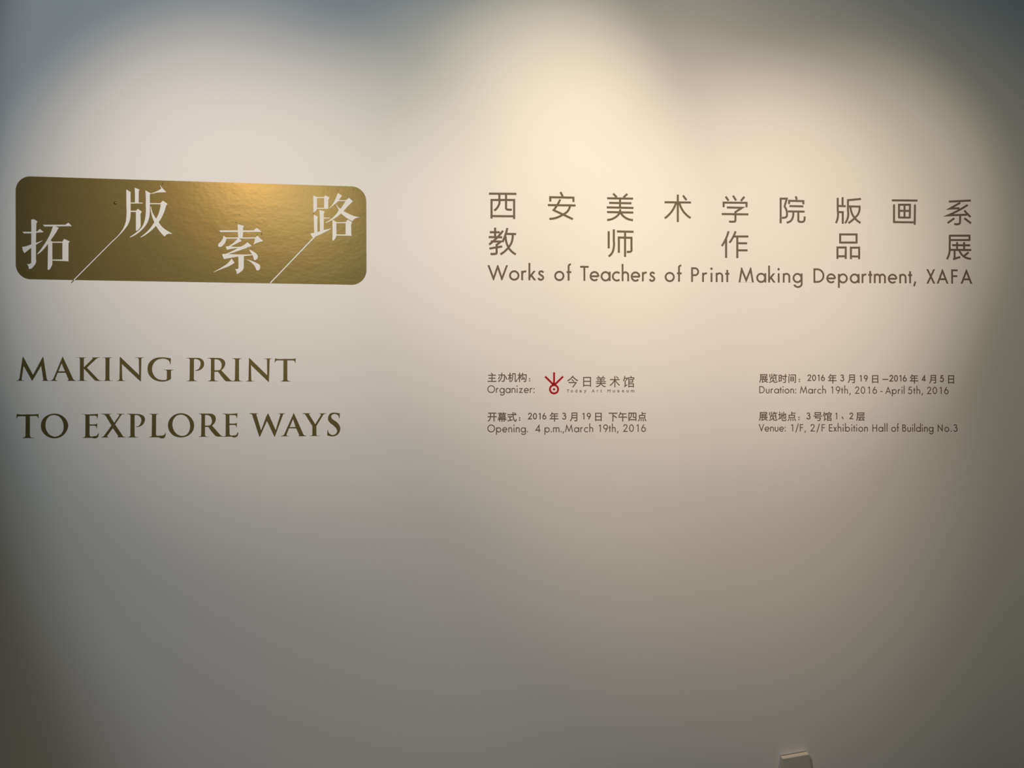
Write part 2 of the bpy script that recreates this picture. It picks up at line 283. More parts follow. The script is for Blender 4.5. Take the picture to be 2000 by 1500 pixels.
BADGE_CHARS = [["-13236,21085 ~-13221,21093 -13047,21027 -13077,20975 -13085,20462 -13080,19840 ~-13079,19736 ~-13146,19619 ~-13245,19534 -13295,19536 ~-13314,19630 -13352,19688 ~-13271,19689 -13222,19722 -13227,20331 -13228,20849","-13498,20703 -13193,20707 -13193,20659 -13454,20651","-13106,20711 -13050,20722 -12970,20801 -12851,20702 -13044,20680 -13106,20679","-13500,20226 ~-13351,20258 -13215,20320 -13091,20352 -12886,20437 -12886,20424 -13090,20296 ~-13214,20208 ~-13337,20109 -13430,20027 ~-13474,20107","-12882,20935 -12195,20946 -12102,21012 -11995,20904 -12827,20881","-12572,20892 -12497,20893 -12397,20846 ~-12520,20626 -12643,20443 -12587,20404 -12581,19690 ~-12623,19586 ~-12685,19510 -12722,19510 -12717,20338 ~-12865,20141 -13032,19990 -13044,20009 ~-12866,20258 ~-12694,20559","-12593,20404 -12281,20409 -12225,20498 -12058,20418 -12093,20366 -12092,19839 -12084,19787 -12584,19805 -12584,19840 -12276,19843 -12280,20372 -12593,20368"],["-10332,22100 -10199,22024 -10194,21330 ~-10208,21173 ~-10255,21015 ~-10343,20870 ~-10493,20687 -10743,20428 -11911,19184 -11933,19205 -10744,20464 ~-10525,20695 ~-10406,20882 ~-10342,21066 ~-10323,21236 -10325,21564","-10076,22164 -9924,22105 -9946,22055 -9947,21690 -9823,21687 -9823,21664 -10199,21653 -10199,21686 -10060,21689 -10066,22026","-10197,21424 -10030,21427 -9974,21491 -9850,21401 -9890,21322 -9878,20936 ~-9925,20850 -10013,20779 -10026,20790 -10030,21388 -10197,21385","-9743,22085 -9584,21996 -9584,21972 -9603,21963 -9600,21445 ~-9623,21208 ~-9686,21024 ~-9811,20852 ~-9987,20692 -10202,20569 -10208,20591 ~-9988,20758 ~-9837,20917 ~-9762,21101 ~-9728,21312 -9725,21574 -9727,21901","-9590,21983 ~-9413,22051 -9248,22146 -9290,22251 -9274,22244 -9217,22167 -9092,22038 -9362,22020 -9590,21970","-9614,21677 -9271,21683 -9197,21766 -9052,21664 -9098,21597 ~-9205,21281 -9324,21069 ~-9202,20913 ~-9049,20798 -8908,20721 -8915,20701 ~-9035,20699 -9137,20613 ~-9290,20781 -9406,20956 ~-9608,20750 -9873,20573 -9885,20586 ~-9659,20789 -9457,21067 ~-9535,21275 -9581,21570 -9562,21563 ~-9510,21368 -9401,21186 ~-9320,21371 -9264,21650 -9614,21644"],["-6854,21048 ~-6751,21020 -6648,20992 ~-6680,20945 ~-6685,20799 -6695,20601 -6839,20599 -6850,20837","-7442,20838 -6347,20855 -6253,20938 -6102,20815 -6102,20808 -7387,20783","-7302,20674 -7212,20607 ~-7237,20462 ~-7301,20369 ~-7365,20315 -7423,20301 ~-7448,20314 -7455,20406 ~-7366,20499 ~-7321,20579","-7225,20614 -6297,20627 -6297,20591 -7225,20574","-6310,20620 -6226,20681 -6051,20507 ~-6206,20469 -6348,20397 -6354,20408 ~-6322,20501","-6852,20586 -6800,20576 -6729,20506 ~-6851,20441 -7069,20326 ~-6902,20315 -6773,20320 ~-6619,20404 -6542,20471 -6410,20354 ~-6567,20286 ~-6824,20190 -7139,20078 ~-6823,20072 -6411,20077 -6385,20051 ~-6565,20029 ~-6823,20006 ~-7080,19956 -7279,19918 ~-7312,19986 -7338,20078 -7222,20086 ~-7081,20147 -6837,20280 ~-7017,20254 -7187,20215 ~-7204,20264 -7230,20323 -7134,20334 ~-7005,20425","-6502,20241 ~-6360,20170 ~-6256,20092 ~-6217,20026 ~-6242,19934 ~-6294,19896 -6339,19899 ~-6359,19998 ~-6424,20116","-6830,20019 -6656,20034 -6657,19691 ~-6673,19599 ~-6769,19499 -6878,19438 ~-6885,19517 -6934,19606 ~-6847,19610 -6821,19630","-7042,19940 -6948,19800 ~-7105,19699 ~-7335,19604 -7598,19489 -7604,19502 ~-7361,19643 ~-7156,19791","-6591,19914 ~-6436,19878 ~-6255,19801 ~-6157,19737 ~-6140,19657 ~-6176,19578 ~-6228,19564 -6266,19590 ~-6319,19708 ~-6435,19826"],["-4465,22018 -4348,21964 -4346,21579 ~-4375,21525 -4459,21464","-4350,21967 -4128,21971 -4069,22025 -3942,21952 -3986,21891 -3985,21589 -4349,21582 -4349,21616 -4120,21620 -4121,21935 -4350,21931","-4268,21551 -4100,21503 -4129,21436 -4127,20888 -4248,20849 -4256,21301","-4131,21303 -3940,21306 -3940,21282 -4131,21269","-4450,21391 -4319,21329 -4334,21233 -4330,20814 -4431,20793","-4557,20778 -4424,20806 -4248,20855 -4127,20897 -3902,20953 -3895,20940 ~-4111,20817 -4385,20684 -5805,19154 -5832,19175 -4476,20639","-3683,22110 -3551,22025 ~-3617,21924 ~-3695,21816 ~-3826,21707 -3943,21599 -3954,21609 ~-3826,21774 ~-3748,21935","-3669,21876 -3406,21881 -3419,21850 -3708,21842","-3328,21959 -3196,21851 ~-3353,21689 -3497,21526 ~-3353,21448 ~-3168,21371 -2987,21332 -2991,21318 ~-3115,21292 -3207,21197 ~-3365,21281 -3576,21445 ~-3798,21268 -4060,21128 -4073,21144 ~-3824,21321 -3648,21550 ~-3694,21643 -3745,21742 -3734,21749 ~-3681,21670 -3596,21591 ~-3498,21739 -3420,21874","-3850,21234 -3726,21169 -3722,20736 ~-3757,20629 -3822,20555 -3851,20562 -3849,20841","-3726,21160 -3430,21164 -3359,21248 -3220,21170 -3253,21090 -3245,20770 -3235,20723 -3724,20723 -3724,20760 -3429,20765 -3430,21130 -3726,21125"]]
BADGE = "-13718,21999 -13714,22062 -13703,22123 -13684,22181 -13659,22235 -13627,22285 -13590,22329 -13547,22369 -13499,22402 -13447,22428 -13392,22448 -13334,22460 -13272,22463 -3247,22336 -3182,22331 -3120,22317 -3061,22296 -3006,22267 -2955,22232 -2909,22190 -2868,22143 -2833,22091 -2805,22035 -2785,21975 -2772,21911 -2767,21845 -2756,19613 -2760,19547 -2773,19485 -2793,19425 -2820,19370 -2854,19318 -2894,19272 -2940,19232 -2991,19198 -3045,19170 -3104,19150 -3166,19137 -3231,19133 -13239,19205 -13300,19210 -13359,19223 -13415,19243 -13467,19271 -13515,19305 -13559,19345 -13597,19390 -13630,19440 -13657,19495 -13676,19553 -13689,19614 -13694,19677"
TAIL = "-11911,19184 -11993,19093 -12009,19111 -11933,19205"
SANS = [[["西",["1223,22179 2129,22187","1566,22182 1566,21985 ~1561,21844 ~1504,21730 1398,21624","1786,22181 1786,21735 ~1808,21674 ~1870,21663 1977,21665","1308,21358 1308,21972 2053,21985 2053,21356","1313,21440 2048,21444"]],["安",["3591,22276 3670,22121","3250,21952 3250,22097 4023,22096 4023,21952","3170,21835 4094,21837","3582,22029 ~3488,21849 3363,21671 4003,21381","3909,21822 ~3838,21656 ~3624,21497 ~3425,21409 3221,21378"]],["美",["5353,22257 5477,22134","5833,22254 5701,22135","5152,22096 6023,22098","5218,21944 5971,21943","5138,21792 6037,21787","5146,21636 6034,21633","5586,22098 5585,21799","5591,21737 ~5568,21614 ~5452,21484 5151,21371","5596,21629 ~5740,21474 6021,21379"]],["术",["7542,22262 7539,21340","7092,21996 7989,22003","7716,22236 7838,22081","7480,21974 ~7328,21686 7096,21459","7599,21976 ~7735,21692 7975,21482"]],["学",["9175,22225 9277,22086","9430,22258 9535,22096","9821,22231 9700,22085","9106,21865 9107,22020 9893,22025 9892,21872","9218,21858 9737,21855 9510,21707 9509,21434 ~9491,21391 ~9456,21384 9289,21387","9038,21633 9956,21637"]],["院",["11069,21355 11074,22187 11287,22191 11202,21909","11203,21929 ~11279,21780 ~11290,21664 ~11269,21577 ~11209,21545 11112,21546","11599,22277 11634,22162","11366,22007 11366,22120 11862,22117 11861,22007","11374,21940 11858,21940","11329,21760 11901,21761","11507,21740 ~11497,21581 ~11431,21450 11277,21381","11685,21743 11683,21468 ~11704,21422 ~11757,21412 ~11831,21413 ~11882,21442 ~11900,21501 11901,21596"]],["版",["13063,22250 13061,21817 ~13059,21573 12995,21389","13233,22277 13231,21981","13062,21975 13344,21968","13060,21768 13236,21765 13234,21371","13421,22204 13419,21823 ~13411,21578 13315,21388","13390,22176 ~13635,22199 13878,22228","13420,21966 13829,21964 ~13774,21706 ~13631,21551 13432,21395","13508,21940 ~13585,21673 13857,21408"]],["画",["14969,22198 15878,22207","15044,22064 15039,21457 15776,21456","15787,22071 15772,21376","15218,21589 15221,22052 15609,22058 15599,21595","15218,21616 15599,21616","15415,22055 15412,21610","15220,21846 15607,21847"]],["系",["16996,22190 17783,22241","17403,22160 17032,21950 17369,21968","17669,22088 ~17385,21919 16972,21718 17640,21751","17545,21891 17768,21672","17399,21734 17390,21488 ~17374,21441 ~17332,21425 17181,21429","17189,21623 16941,21450","17543,21629 17782,21457"]]],[["教",["1426,21062 1426,20778","1252,20908 1583,20910","1215,20747 1659,20745","1687,20965 ~1476,20717 1230,20502","1286,20604 1617,20606 1477,20492 1477,20244 ~1463,20205 ~1420,20196 1275,20194","1238,20370 1659,20444","1828,21054 ~1758,20805 1668,20587","1772,20862 2118,20858","2005,20837 ~1969,20583 ~1842,20384 1603,20184","1772,20777 ~1828,20496 ~1926,20329 2110,20190"]],["师",["5202,20997 5201,20428","5374,21062 5373,20686 ~5370,20459 ~5321,20288 5200,20159","5480,20995 6041,20992","5753,20988 5751,20151","5542,20285 5543,20794 5968,20789 5967,20410 ~5953,20339 ~5910,20324 5809,20323"]],["作",["9270,21057 ~9190,20826 9037,20557","9187,20826 9184,20160","9513,21060 ~9424,20858 9300,20669","9454,20884 9953,20891","9571,20860 9568,20156","9570,20659 9908,20660","9569,20420 9921,20422"]],["品",["13714,20759 13716,21015 13140,21007 13138,20702","13139,20730 13745,20738","13716,21015 13713,20710","13041,20171 13043,20561 13332,20565 13330,20175","13041,20262 13330,20266","13512,20171 13514,20561 13804,20565 13801,20174","13512,20265 13802,20263"]],["展",["17024,21020 17724,21030 17722,20851","17023,20869 17722,20879","17021,21045 17014,20620 ~16993,20404 16911,20212","17101,20695 17743,20697","17279,20802 17276,20546","17529,20805 17527,20550","17036,20534 17780,20534","17186,20514 17184,20222","17129,20212 17386,20292","17356,20517 ~17467,20349 17771,20235","17686,20459 17515,20318"]]]]
WORDS = [[["Works",1174,3046,19331,19343,493,0.125],["of",3381,3948,19337,19342,491,0.125],["Teachers",4242,6767,19342,19343,493,0.125],["of",7089,7663,19341,19343,493,0.125],["Print",7988,9292,19340,19346,490,0.125],["Making",9608,11820,19342,19355,493,0.125],["Department,",12201,15811,19353,19372,489,0.125],["XAFA",16173,17811,19367,19375,491,0.125]],[["Organizer:",1176,2726,15631,15631,245,0.115]],[["Opening.",1176,2505,14344,14340,245,0.115],["4",2742,2920,14339,14339,246,0.115],["p.m.,March",3055,4671,14338,14338,246,0.115],["19th,",4855,5518,14339,14341,245,0.115],["2016",5664,6439,14342,14341,246,0.115]],[["Duration:",10304,11577,15620,15617,241,0.115],["March",11705,12608,15616,15612,241,0.115],["19th,",12787,13477,15611,15607,242,0.115],["2016",13615,14398,15604,15604,243,0.115],["-",14513,14591,15604,15604,243,0.115],["April",14688,15367,15601,15599,243,0.115],["5th,",15486,16019,15599,15598,244,0.115],["2016",16154,16929,15596,15594,244,0.115]],[["Venue:",10280,11209,14341,14338,244,0.115],["1/F,",11393,11907,14338,14336,244,0.115],["2/F",12054,12568,14334,14332,245,0.115],["Exhibition",12707,14067,14330,14324,246,0.115],["Hall",14227,14754,14322,14321,246,0.115],["of",14888,15162,14320,14319,247,0.115],["Building",15281,16383,14317,14314,247,0.115],["No.3",16534,17235,14313,14311,248,0.115]]]
HAN = [[["主",1189,1464,15995,16285],["办",1525,1818,15992,16286],["机",1845,2146,15991,16290],["构",2165,2464,15991,16290],["：",2545,2579,16008,16114]],[["开",1189,1475,14695,14980],["幕",1512,1801,14686,14988],["式",1835,2134,14690,14988],["：",2215,2252,14719,14828],["年",3228,3517,14691,14991],["月",3901,4141,14698,14980],["日",4740,4954,14704,14970],["下",5194,5485,14686,14971],["午",5516,5808,14686,14995],["四",5856,6116,14705,14974],["点",6173,6452,14693,14994]],[["展",10306,10602,15977,16260],["览",10639,10929,15975,16275],["时",10977,11258,15972,16265],["间",11313,11568,15973,16265],["：",11670,11706,15996,16105],["年",12689,12985,15956,16270],["月",13374,13621,15968,16253],["日",14230,14442,15970,16228],["年",15561,15852,15952,16265],["月",16246,16485,15959,16241],["日",16921,17125,15954,16233]],[["展",10290,10589,14701,14988],["览",10629,10917,14700,14998],["地",10954,11232,14692,14996],["点",11277,11561,14692,14996],["：",11648,11684,14717,14829],["号",12176,12468,14690,14982],["馆",12503,12805,14689,14990],["、",13153,13218,14744,14835],["层",13662,13962,14691,14968]],[["今",3809,4173,15808,16199],["日",4340,4600,15838,16156],["美",4764,5099,15822,16194],["术",5227,5568,15819,16188],["馆",5673,6049,15816,16196]],[["T",3798,3876,15652,15745],["o",3927,3997,15652,15723],["d",4076,4140,15652,15745],["a",4220,4294,15652,15723],["y",4374,4447,15625,15723],["A",4630,4719,15652,15745],["r",4798,4834,15652,15723],["t",4918,4960,15652,15737],["M",5152,5250,15653,15746],["u",5334,5403,15653,15724],["s",5485,5552,15653,15724],["e",5640,5705,15653,15724],["u",5794,5861,15653,15724],["m",5937,6047,15653,15724]]]
HAN_DIGITS = [[],[["2016",2494,3118,14760,14759,210,0.15],["3",3637,3777,14758,14757,214,0.15],["19",4313,4595,14756,14756,215,0.15]],[["2016",11953,12579,16033,16034,214,0.15],["3",13110,13252,16031,16031,218,0.15],["19",13792,14076,16021,16021,215,0.15],["–",14593,14794,16018,16018,220,0.15],["2016",14817,15450,16018,16019,220,0.15],["4",15968,16116,16020,16020,217,0.15],["5",16622,16766,16011,16011,227,0.15]],[["3",11927,12070,14747,14747,217,0.15],["1",12936,12996,14745,14745,218,0.15],["2",13411,13556,14744,14744,218,0.15]]]
EMBLEM = {"rays":["3374,16306 3371,15880","3075,16171 3353,15901","3673,16172 3395,15901"],"c":[3371,15750],"r":[166,105,37]}
GLYPHS = {"A":["293,686 0,0 100,0 186,201 476,201 567,0 667,0 362,686","436,289 224,289 326,536"],"M":["618,682 391,402 165,682 73,682 73,0 171,0 171,531 173,531 383,267 399,267 609,531 611,531 611,0 709,0 709,682"],"T":["17,682 17,594 253,594 253,0 351,0 351,594 587,594 587,682"],"a":["383,62 364,56 351,61 347,79 347,310 334,376 300,422 248,449 184,458 138,454 98,443 64,424 35,397 35,300 68,333 104,356 140,370 177,374 212,370 238,356 253,331 258,295 258,271 179,243 125,222 76,196 40,157 26,101 34,59 56,24 91,0 136,-9 197,2 257,37 266,16 279,2 299,-6 325,-9 363,-2 411,26 411,80","221,64 180,54 154,59 134,72 121,92 116,117 128,152 159,180 204,202 258,222 258,91"],"d":["362,682 362,440 313,454 268,458 178,441 107,395 61,325 44,235 59,138 103,63 171,16 262,0 451,0 451,682","272,75 207,86 165,117 142,164 135,222 145,286 175,335 220,367 279,378 321,374 362,361 362,75"],"e":["360,90 281,76 223,85 179,110 147,152 130,211 446,211 432,320 393,397 332,443 251,458 166,442 100,395 56,323 41,230 55,140 98,64 166,11 259,-9 311,-6 357,4 398,21 438,44 438,130","146,317 172,352 207,374 253,381 296,373 328,351 349,316 358,270 132,270"],"m":["59,0 148,0 148,326 175,353 201,371 229,380 260,383 291,377 317,358 335,326 341,279 341,0 430,0 430,326 481,367 530,383 566,376 596,356 616,323 623,278 623,0 712,0 712,282 702,354 672,410 625,445 563,458 518,452 479,434 444,408 413,377 387,412 356,437 320,453 279,458 215,441 148,390 148,449 59,449"],"o":["179,440 104,392 54,319 36,229 54,134 103,58 178,9 273,-9 372,8 449,57 498,132 516,229 498,321 447,393 370,441 273,458","333,367 382,336 414,288 425,228 414,163 384,113 336,82 272,71 213,82 167,114 138,164 127,229 138,289 168,336 214,367 272,378"],"r":["69,0 158,0 158,235 166,289 190,333 224,362 267,373 306,361 350,329 397,406 343,445 290,458 258,452 226,432 193,397 160,346 158,346 158,449 69,449"],"s":["256,449 192,458 131,450 84,426 54,387 44,336 77,260 149,206 221,163 254,120 249,99 235,83 214,73 188,69 123,84 41,128 41,32 120,0 197,-9 256,1 303,27 334,69 345,123 340,155 322,185 291,215 244,249 160,304 135,339 139,356 151,369 170,377 194,380 253,369 324,333 324,421"],"t":["0,379 0,369 78,369 78,132 87,76 115,31 160,2 224,-9 277,0 332,21 332,104 280,79 231,71 210,74 189,85 173,106 167,139 167,369 309,369 309,449 167,449 167,542"],"u":["437,449 348,449 348,128 325,101 299,81 271,69 241,65 201,72 172,91 155,122 149,164 149,449 60,449 60,170 71,94 103,38 152,3 215,-9 284,9 348,57 348,0 437,0"],"y":["338,449 222,196 101,449 0,449 174,96 21,-230 120,-230 438,449"],"、":["341,2 233,119 117,224 52,167 165,63 273,-56"],"下":["55,691 441,691 441,-79 520,-79 520,451 696,348 839,250 892,318 728,424 534,527 520,511 520,691 946,691 946,766 55,766"],"主":["467,718 545,640 103,640 103,567 459,567 459,347 149,347 149,274 459,274 459,27 56,27 56,-46 948,-46 948,27 540,27 540,274 856,274 856,347 540,347 540,567 897,567 897,640 572,640 620,675 537,756 435,836 374,795"],"今":["495,449 580,367 635,420 547,498 441,579 390,533","161,272 722,272 597,114 461,-48 538,-83 707,127 859,324 801,352 787,348 161,348","406,736 295,634 169,546 35,475 67,443 92,408 205,472 314,549 414,635 503,729 593,637 696,550 803,474 906,415 933,450 965,482 854,539 741,613 636,697 548,786 567,813 495,847"],"办":["158,426 126,354 88,285 45,225 114,185 193,321 251,467 183,495","844,317 886,167 960,194 915,342 847,504 778,481","389,665 389,656 87,656 87,581 387,581 369,429 317,270 213,116 42,-24 75,-52 103,-84 285,69 394,238 448,413 467,581 671,581 660,342 647,177 630,77 609,29 591,16 566,14 505,15 412,20 430,-19 438,-60 528,-63 599,-61 646,-49 683,-18 709,40 728,154 742,340 754,614 755,656 469,656 469,664 469,839 389,839"],"午":["54,305 462,305 462,-81 539,-81 539,305 947,305 947,381 539,381 539,632 871,632 871,706 288,706 332,824 254,843 218,742 172,646 117,560 56,489 124,443 191,529 252,632 462,632 462,381 54,381"],"号":["736,732 736,596 260,596 260,732","185,530 815,530 815,799 185,799","63,371 269,371 203,191 727,191 697,59 663,-1 644,-9 615,-10 545,-9 444,-2 462,-38 470,-74 639,-77 688,-71 726,-50 752,-17 774,37 794,116 812,225 816,259 315,259 352,371 933,371 933,440 63,440"],"四":["88,-47 164,-47 164,29 832,29 832,-39 909,-39 909,753 88,753","164,681 352,681 344,518 320,393 267,300 176,235 202,207 222,176 326,253 387,359 416,500 425,681 565,681 565,367 569,317 582,283 609,263 652,257 761,257 796,258 822,262 816,326 759,321 661,321 641,331 636,365 636,681 832,681 832,102 164,102"],"地":["429,473 321,428 349,361 429,395 429,79 436,12 460,-30 505,-51 577,-57 824,-57 888,-48 929,-18 952,38 964,125 929,135 897,153 890,82 879,39 857,17 821,11 580,11 539,14 515,23 504,43 501,77 501,426 635,483 635,143 706,143 706,513 846,573 844,374 839,277 828,255 809,250 742,252 753,220 760,186 808,187 854,194 874,202 891,214 902,233 909,260 916,393 918,637 922,651 869,671 855,660 840,646 706,590 706,840 635,840 635,560 501,504 501,747 429,747","63,79 372,219 355,286 241,238 241,528 359,528 359,599 241,599 241,828 170,828 170,599 42,599 42,528 170,528 170,208 33,154"],"层":["304,389 873,389 873,456 304,456","811,727 811,607 209,607 209,727","133,499 130,370 117,229 86,88 31,-40 66,-57 98,-78 156,58 190,209 205,361 209,499 209,542 886,542 886,792 133,792","394,-48 803,-19 842,-89 911,-55 839,61 751,189 686,162 766,41 380,18 459,112 533,218 943,218 943,284 239,284 239,218 438,218 369,114 320,52 289,21 261,6 288,-64"],"展":["313,-80 377,-58 615,3 618,65 402,17 402,222 540,222 603,116 686,30 791,-36 916,-81 936,-48 961,-19 839,18 737,76 819,124 897,177 840,217 771,166 691,116 647,166 611,222 950,222 950,288 741,288 741,393 910,393 910,457 741,457 741,550 670,550 670,457 469,457 469,550 400,550 400,457 249,457 249,393 400,393 400,288 221,288 221,222 331,222 331,60 326,30 314,8 298,-8 282,-18 300,-48 313,-81","670,393 670,288 469,288 469,393","815,727 815,625 216,625 216,727","141,498 138,368 124,227 91,86 31,-42 98,-81 160,55 196,206 212,359 216,498 216,559 890,559 890,792 141,792"],"幕":["766,486 766,422 244,422 244,486","766,598 766,534 244,534 244,598","459,186 275,186 314,220 348,255 459,255","658,255 691,220 729,186 533,186 533,255","172,371 349,371 311,316 53,316 53,255 253,255 156,183 31,122 56,97 75,67 146,102 210,139 210,-48 282,-48 282,125 459,125 459,-80 533,-80 533,125 730,125 730,24 727,14 715,10 623,12 635,-16 644,-44 721,-43 771,-35 796,-15 803,24 803,135 863,103 925,78 946,108 970,135 846,184 738,255 947,255 947,316 398,316 433,371 841,371 841,648 172,648","627,776 368,776 368,840 295,840 295,776 66,776 66,713 295,713 295,665 368,665 368,713 627,713 627,668 701,668 701,713 935,713 935,776 701,776 701,840 627,840"],"年":["48,151 512,151 512,-80 589,-80 589,151 954,151 954,223 589,223 589,422 884,422 884,493 589,493 589,647 907,647 907,719 307,719 353,824 277,844 235,744 182,650 119,566 50,496 115,448 195,538 268,647 512,647 512,493 213,493 213,223 48,223","288,422 512,422 512,223 288,223"],"开":["649,418 369,418 369,461 369,703 649,703","52,346 288,346 269,244 229,146 160,55 54,-28 87,-54 114,-84 229,10 304,116 346,229 365,346 649,346 649,-81 726,-81 726,346 949,346 949,418 726,418 726,703 918,703 918,775 89,775 89,703 293,703 293,461 292,418 52,418"],"式":["789,728 853,665 905,712 840,773 760,833 709,791","570,653 55,653 55,580 575,580 606,320 660,110 741,-31 849,-82 898,-71 932,-35 954,35 967,144 933,162 901,186 895,100 886,41 873,7 855,-4 785,40 726,161 681,346 653,580 947,580 947,653 649,653 645,836 565,836","83,-50 565,60 559,128 345,82 345,358 532,358 532,431 90,431 90,358 270,358 270,67 59,24"],"日":["752,352 752,71 253,71 253,352","253,697 752,697 752,426 253,426","176,-69 253,-69 253,-4 752,-4 752,-64 832,-64 832,772 176,772"],"时":["558,324 627,208 693,246 622,360 536,485 474,452","324,174 153,174 153,402 324,402","153,469 153,688 324,688 324,469","81,25 153,25 153,106 394,106 394,756 81,756","764,640 440,640 440,566 764,566 764,33 758,12 736,6 562,7 590,-70 714,-68 790,-56 813,-45 829,-28 837,-2 840,33 840,566 962,566 962,640 840,640 840,835 764,835"],"月":["207,479 202,352 179,219 125,89 29,-27 60,-52 86,-81 151,-12 200,65 235,147 259,232 742,232 742,32 735,9 711,2 524,3 543,-36 556,-76 688,-74 769,-61 793,-49 809,-30 818,-4 821,31 821,787 207,787","742,714 742,546 283,546 283,714","742,475 742,305 272,305 281,392 283,475"],"术":["706,700 786,626 843,680 760,751 661,823 607,776","461,587 67,587 67,513 440,513 361,389 263,274 152,175 35,100 66,69 93,35 194,104 292,192 382,293 461,405 461,-80 543,-80 543,435 624,322 715,215 809,120 902,43 930,78 962,109 858,186 753,285 655,396 574,513 928,513 928,587 543,587 543,839 461,839"],"机":["498,462 494,339 474,209 429,82 349,-32 380,-54 406,-80 493,44 543,184 565,328 571,462 571,712 759,712 759,68 764,-18 782,-51 809,-65 839,-70 890,-70 919,-67 943,-56 961,-35 971,0 979,156 949,169 922,188 917,45 914,20 907,7 899,2 887,0 858,0 840,6 835,23 833,62 833,783 498,783","218,626 52,626 52,554 208,554 175,448 131,344 81,250 28,175 49,142 67,107 148,239 218,406 218,-79 291,-79 291,380 351,301 397,234 444,296 291,464 291,554 439,554 439,626 291,626 291,840 218,840"],"构":["488,740 452,645 408,559 357,487 419,441 469,517 514,606 862,606 852,345 839,166 824,59 804,8 788,-5 766,-7 644,-2 659,-40 667,-77 739,-80 797,-77 838,-66 871,-37 895,23 912,142 926,340 937,637 938,676 543,676 568,749 590,824 516,840","682,258 505,227 570,365 626,517 554,538 500,370 454,265 430,224 407,205 430,138 490,157 703,202 724,130 784,155 744,270 687,396 632,376","199,647 50,647 50,577 192,577 163,472 124,367 80,273 32,197 54,162 72,124 140,251 199,413 199,-79 271,-79 271,438 347,293 394,348 336,439 271,530 271,577 387,577 387,647 271,647 271,840 199,840"],"点":["760,465 760,286 237,286 237,465","355,23 361,-71 437,-61 429,30 411,134 340,128","589,25 617,-69 690,-50 660,42 615,142 547,127","826,29 880,-72 951,-42 894,57 818,161 751,135","118,44 42,-46 110,-79 188,19 248,136 177,155","166,216 835,216 835,536 530,536 530,663 910,663 910,734 530,734 530,840 455,840 455,536 166,536"],"美":["655,771 608,700 343,700 380,717 344,779 292,844 226,816 270,759 304,700 98,700 98,633 460,633 460,551 147,551 147,486 460,486 460,401 56,401 56,334 452,334 438,257 82,257 82,189 416,189 370,120 298,64 190,21 41,-10 63,-43 79,-77 246,-37 366,19 446,91 496,182 566,85 658,10 774,-43 913,-77 934,-41 960,-8 831,16 723,57 637,114 572,189 937,189 937,257 518,257 530,334 950,334 950,401 536,401 536,486 858,486 858,551 536,551 536,633 903,633 903,700 691,700 773,820 695,844"],"览":["720,544 777,464 844,496 787,574 708,653 644,626","115,502 188,502 188,784 115,784","324,469 397,469 397,830 324,830","528,26 533,-19 553,-47 590,-62 651,-66 827,-66 877,-60 909,-38 927,6 937,76 903,86 871,102 867,47 859,16 844,1 820,-2 658,-2 630,-1 613,3 605,12 603,27 603,183 528,183","457,248 447,183 398,112 281,41 66,-22 93,-51 114,-82 339,-8 466,76 522,163 535,246 535,326 457,326","196,121 270,121 270,372 741,372 741,127 819,127 819,439 196,439","562,757 531,677 494,603 451,541 515,503 564,580 606,671 935,671 935,738 632,738 658,826 586,841"],"间":["91,-80 168,-80 168,615 91,615","175,716 227,644 289,684 235,756 164,827 106,791","619,295 619,160 379,160 379,295","619,491 619,358 379,358 379,491","311,98 690,98 690,554 311,554","352,713 836,713 836,11 832,-2 819,-7 723,-6 737,-41 747,-75 825,-74 878,-63 905,-37 913,11 913,784 352,784"],"馆":["643,773 661,725 411,725 411,562 468,562 468,-78 541,-78 541,-34 835,-34 835,-73 907,-73 907,237 541,237 541,320 859,320 859,572 483,572 483,658 865,658 865,562 940,562 940,725 691,725 739,741 719,791 688,844 617,822","541,173 835,173 835,31 541,31","789,510 789,382 541,382 541,510","130,728 105,624 73,530 34,450 93,403 139,501 177,617 307,617 284,545 258,483 318,462 360,560 396,672 346,688 334,685 194,685 220,825 149,838","209,-27 382,101 361,165 247,85 247,481 174,481 174,88 168,52 153,22 134,-1 116,-17 141,-43 161,-71"],"：":["279,491 303,506 320,529 326,560 320,591 303,615 279,631 250,636 221,631 197,615 180,591 174,560 180,529 197,506 221,491 250,486","279,1 303,17 320,40 326,71 320,102 303,126 279,141 250,146 221,141 197,126 180,102 174,71 180,40 197,17 221,1 250,-4"]}
FLAKES = [[-6901,21102,-35,55,14],[-6101,20742,80,95,16],[-6798,21343,85,60,8],[-6238,20723,80,40,12],[-4454,21422,60,35,12],[-4849,20146,-30,30,10],[-3171,22236,35,30,10],[-6535,20306,60,40,8],[-9205,22321,80,90,10]]
BUBBLE = [-10666,21664]

T0 = -0.0004      # front of a vinyl letter on the wall

# ------------------------------------------------------------------ gold foil badge
def split(s): return curve(s, True)
xs = [float(t.split(',')[0]) for t in BADGE.split()]; zs = [float(t.split(',')[1]) for t in BADGE.split()]
badge = empty('gold_badge', ((min(xs)+max(xs))/2*1e-4, 0, min(zs)*1e-4))
tag(badge, 'long rounded gold foil badge with four white serif Chinese characters cut into it', 'sign')
cut_sheet('foil_sheet', [split(BADGE)], [], -0.0003, 0.0, M_GOLD, badge)
for ss in BADGE_CHARS:
    cut_sheet('character', [split(s) for s in ss], [], -0.0006, -0.0003, M_WALL, badge)
tag(cut_sheet('foil_tail', [split(TAIL)], [], -0.0003, 0.0, M_GOLD, badge), 'thin dark gold sliver below the badge edge')

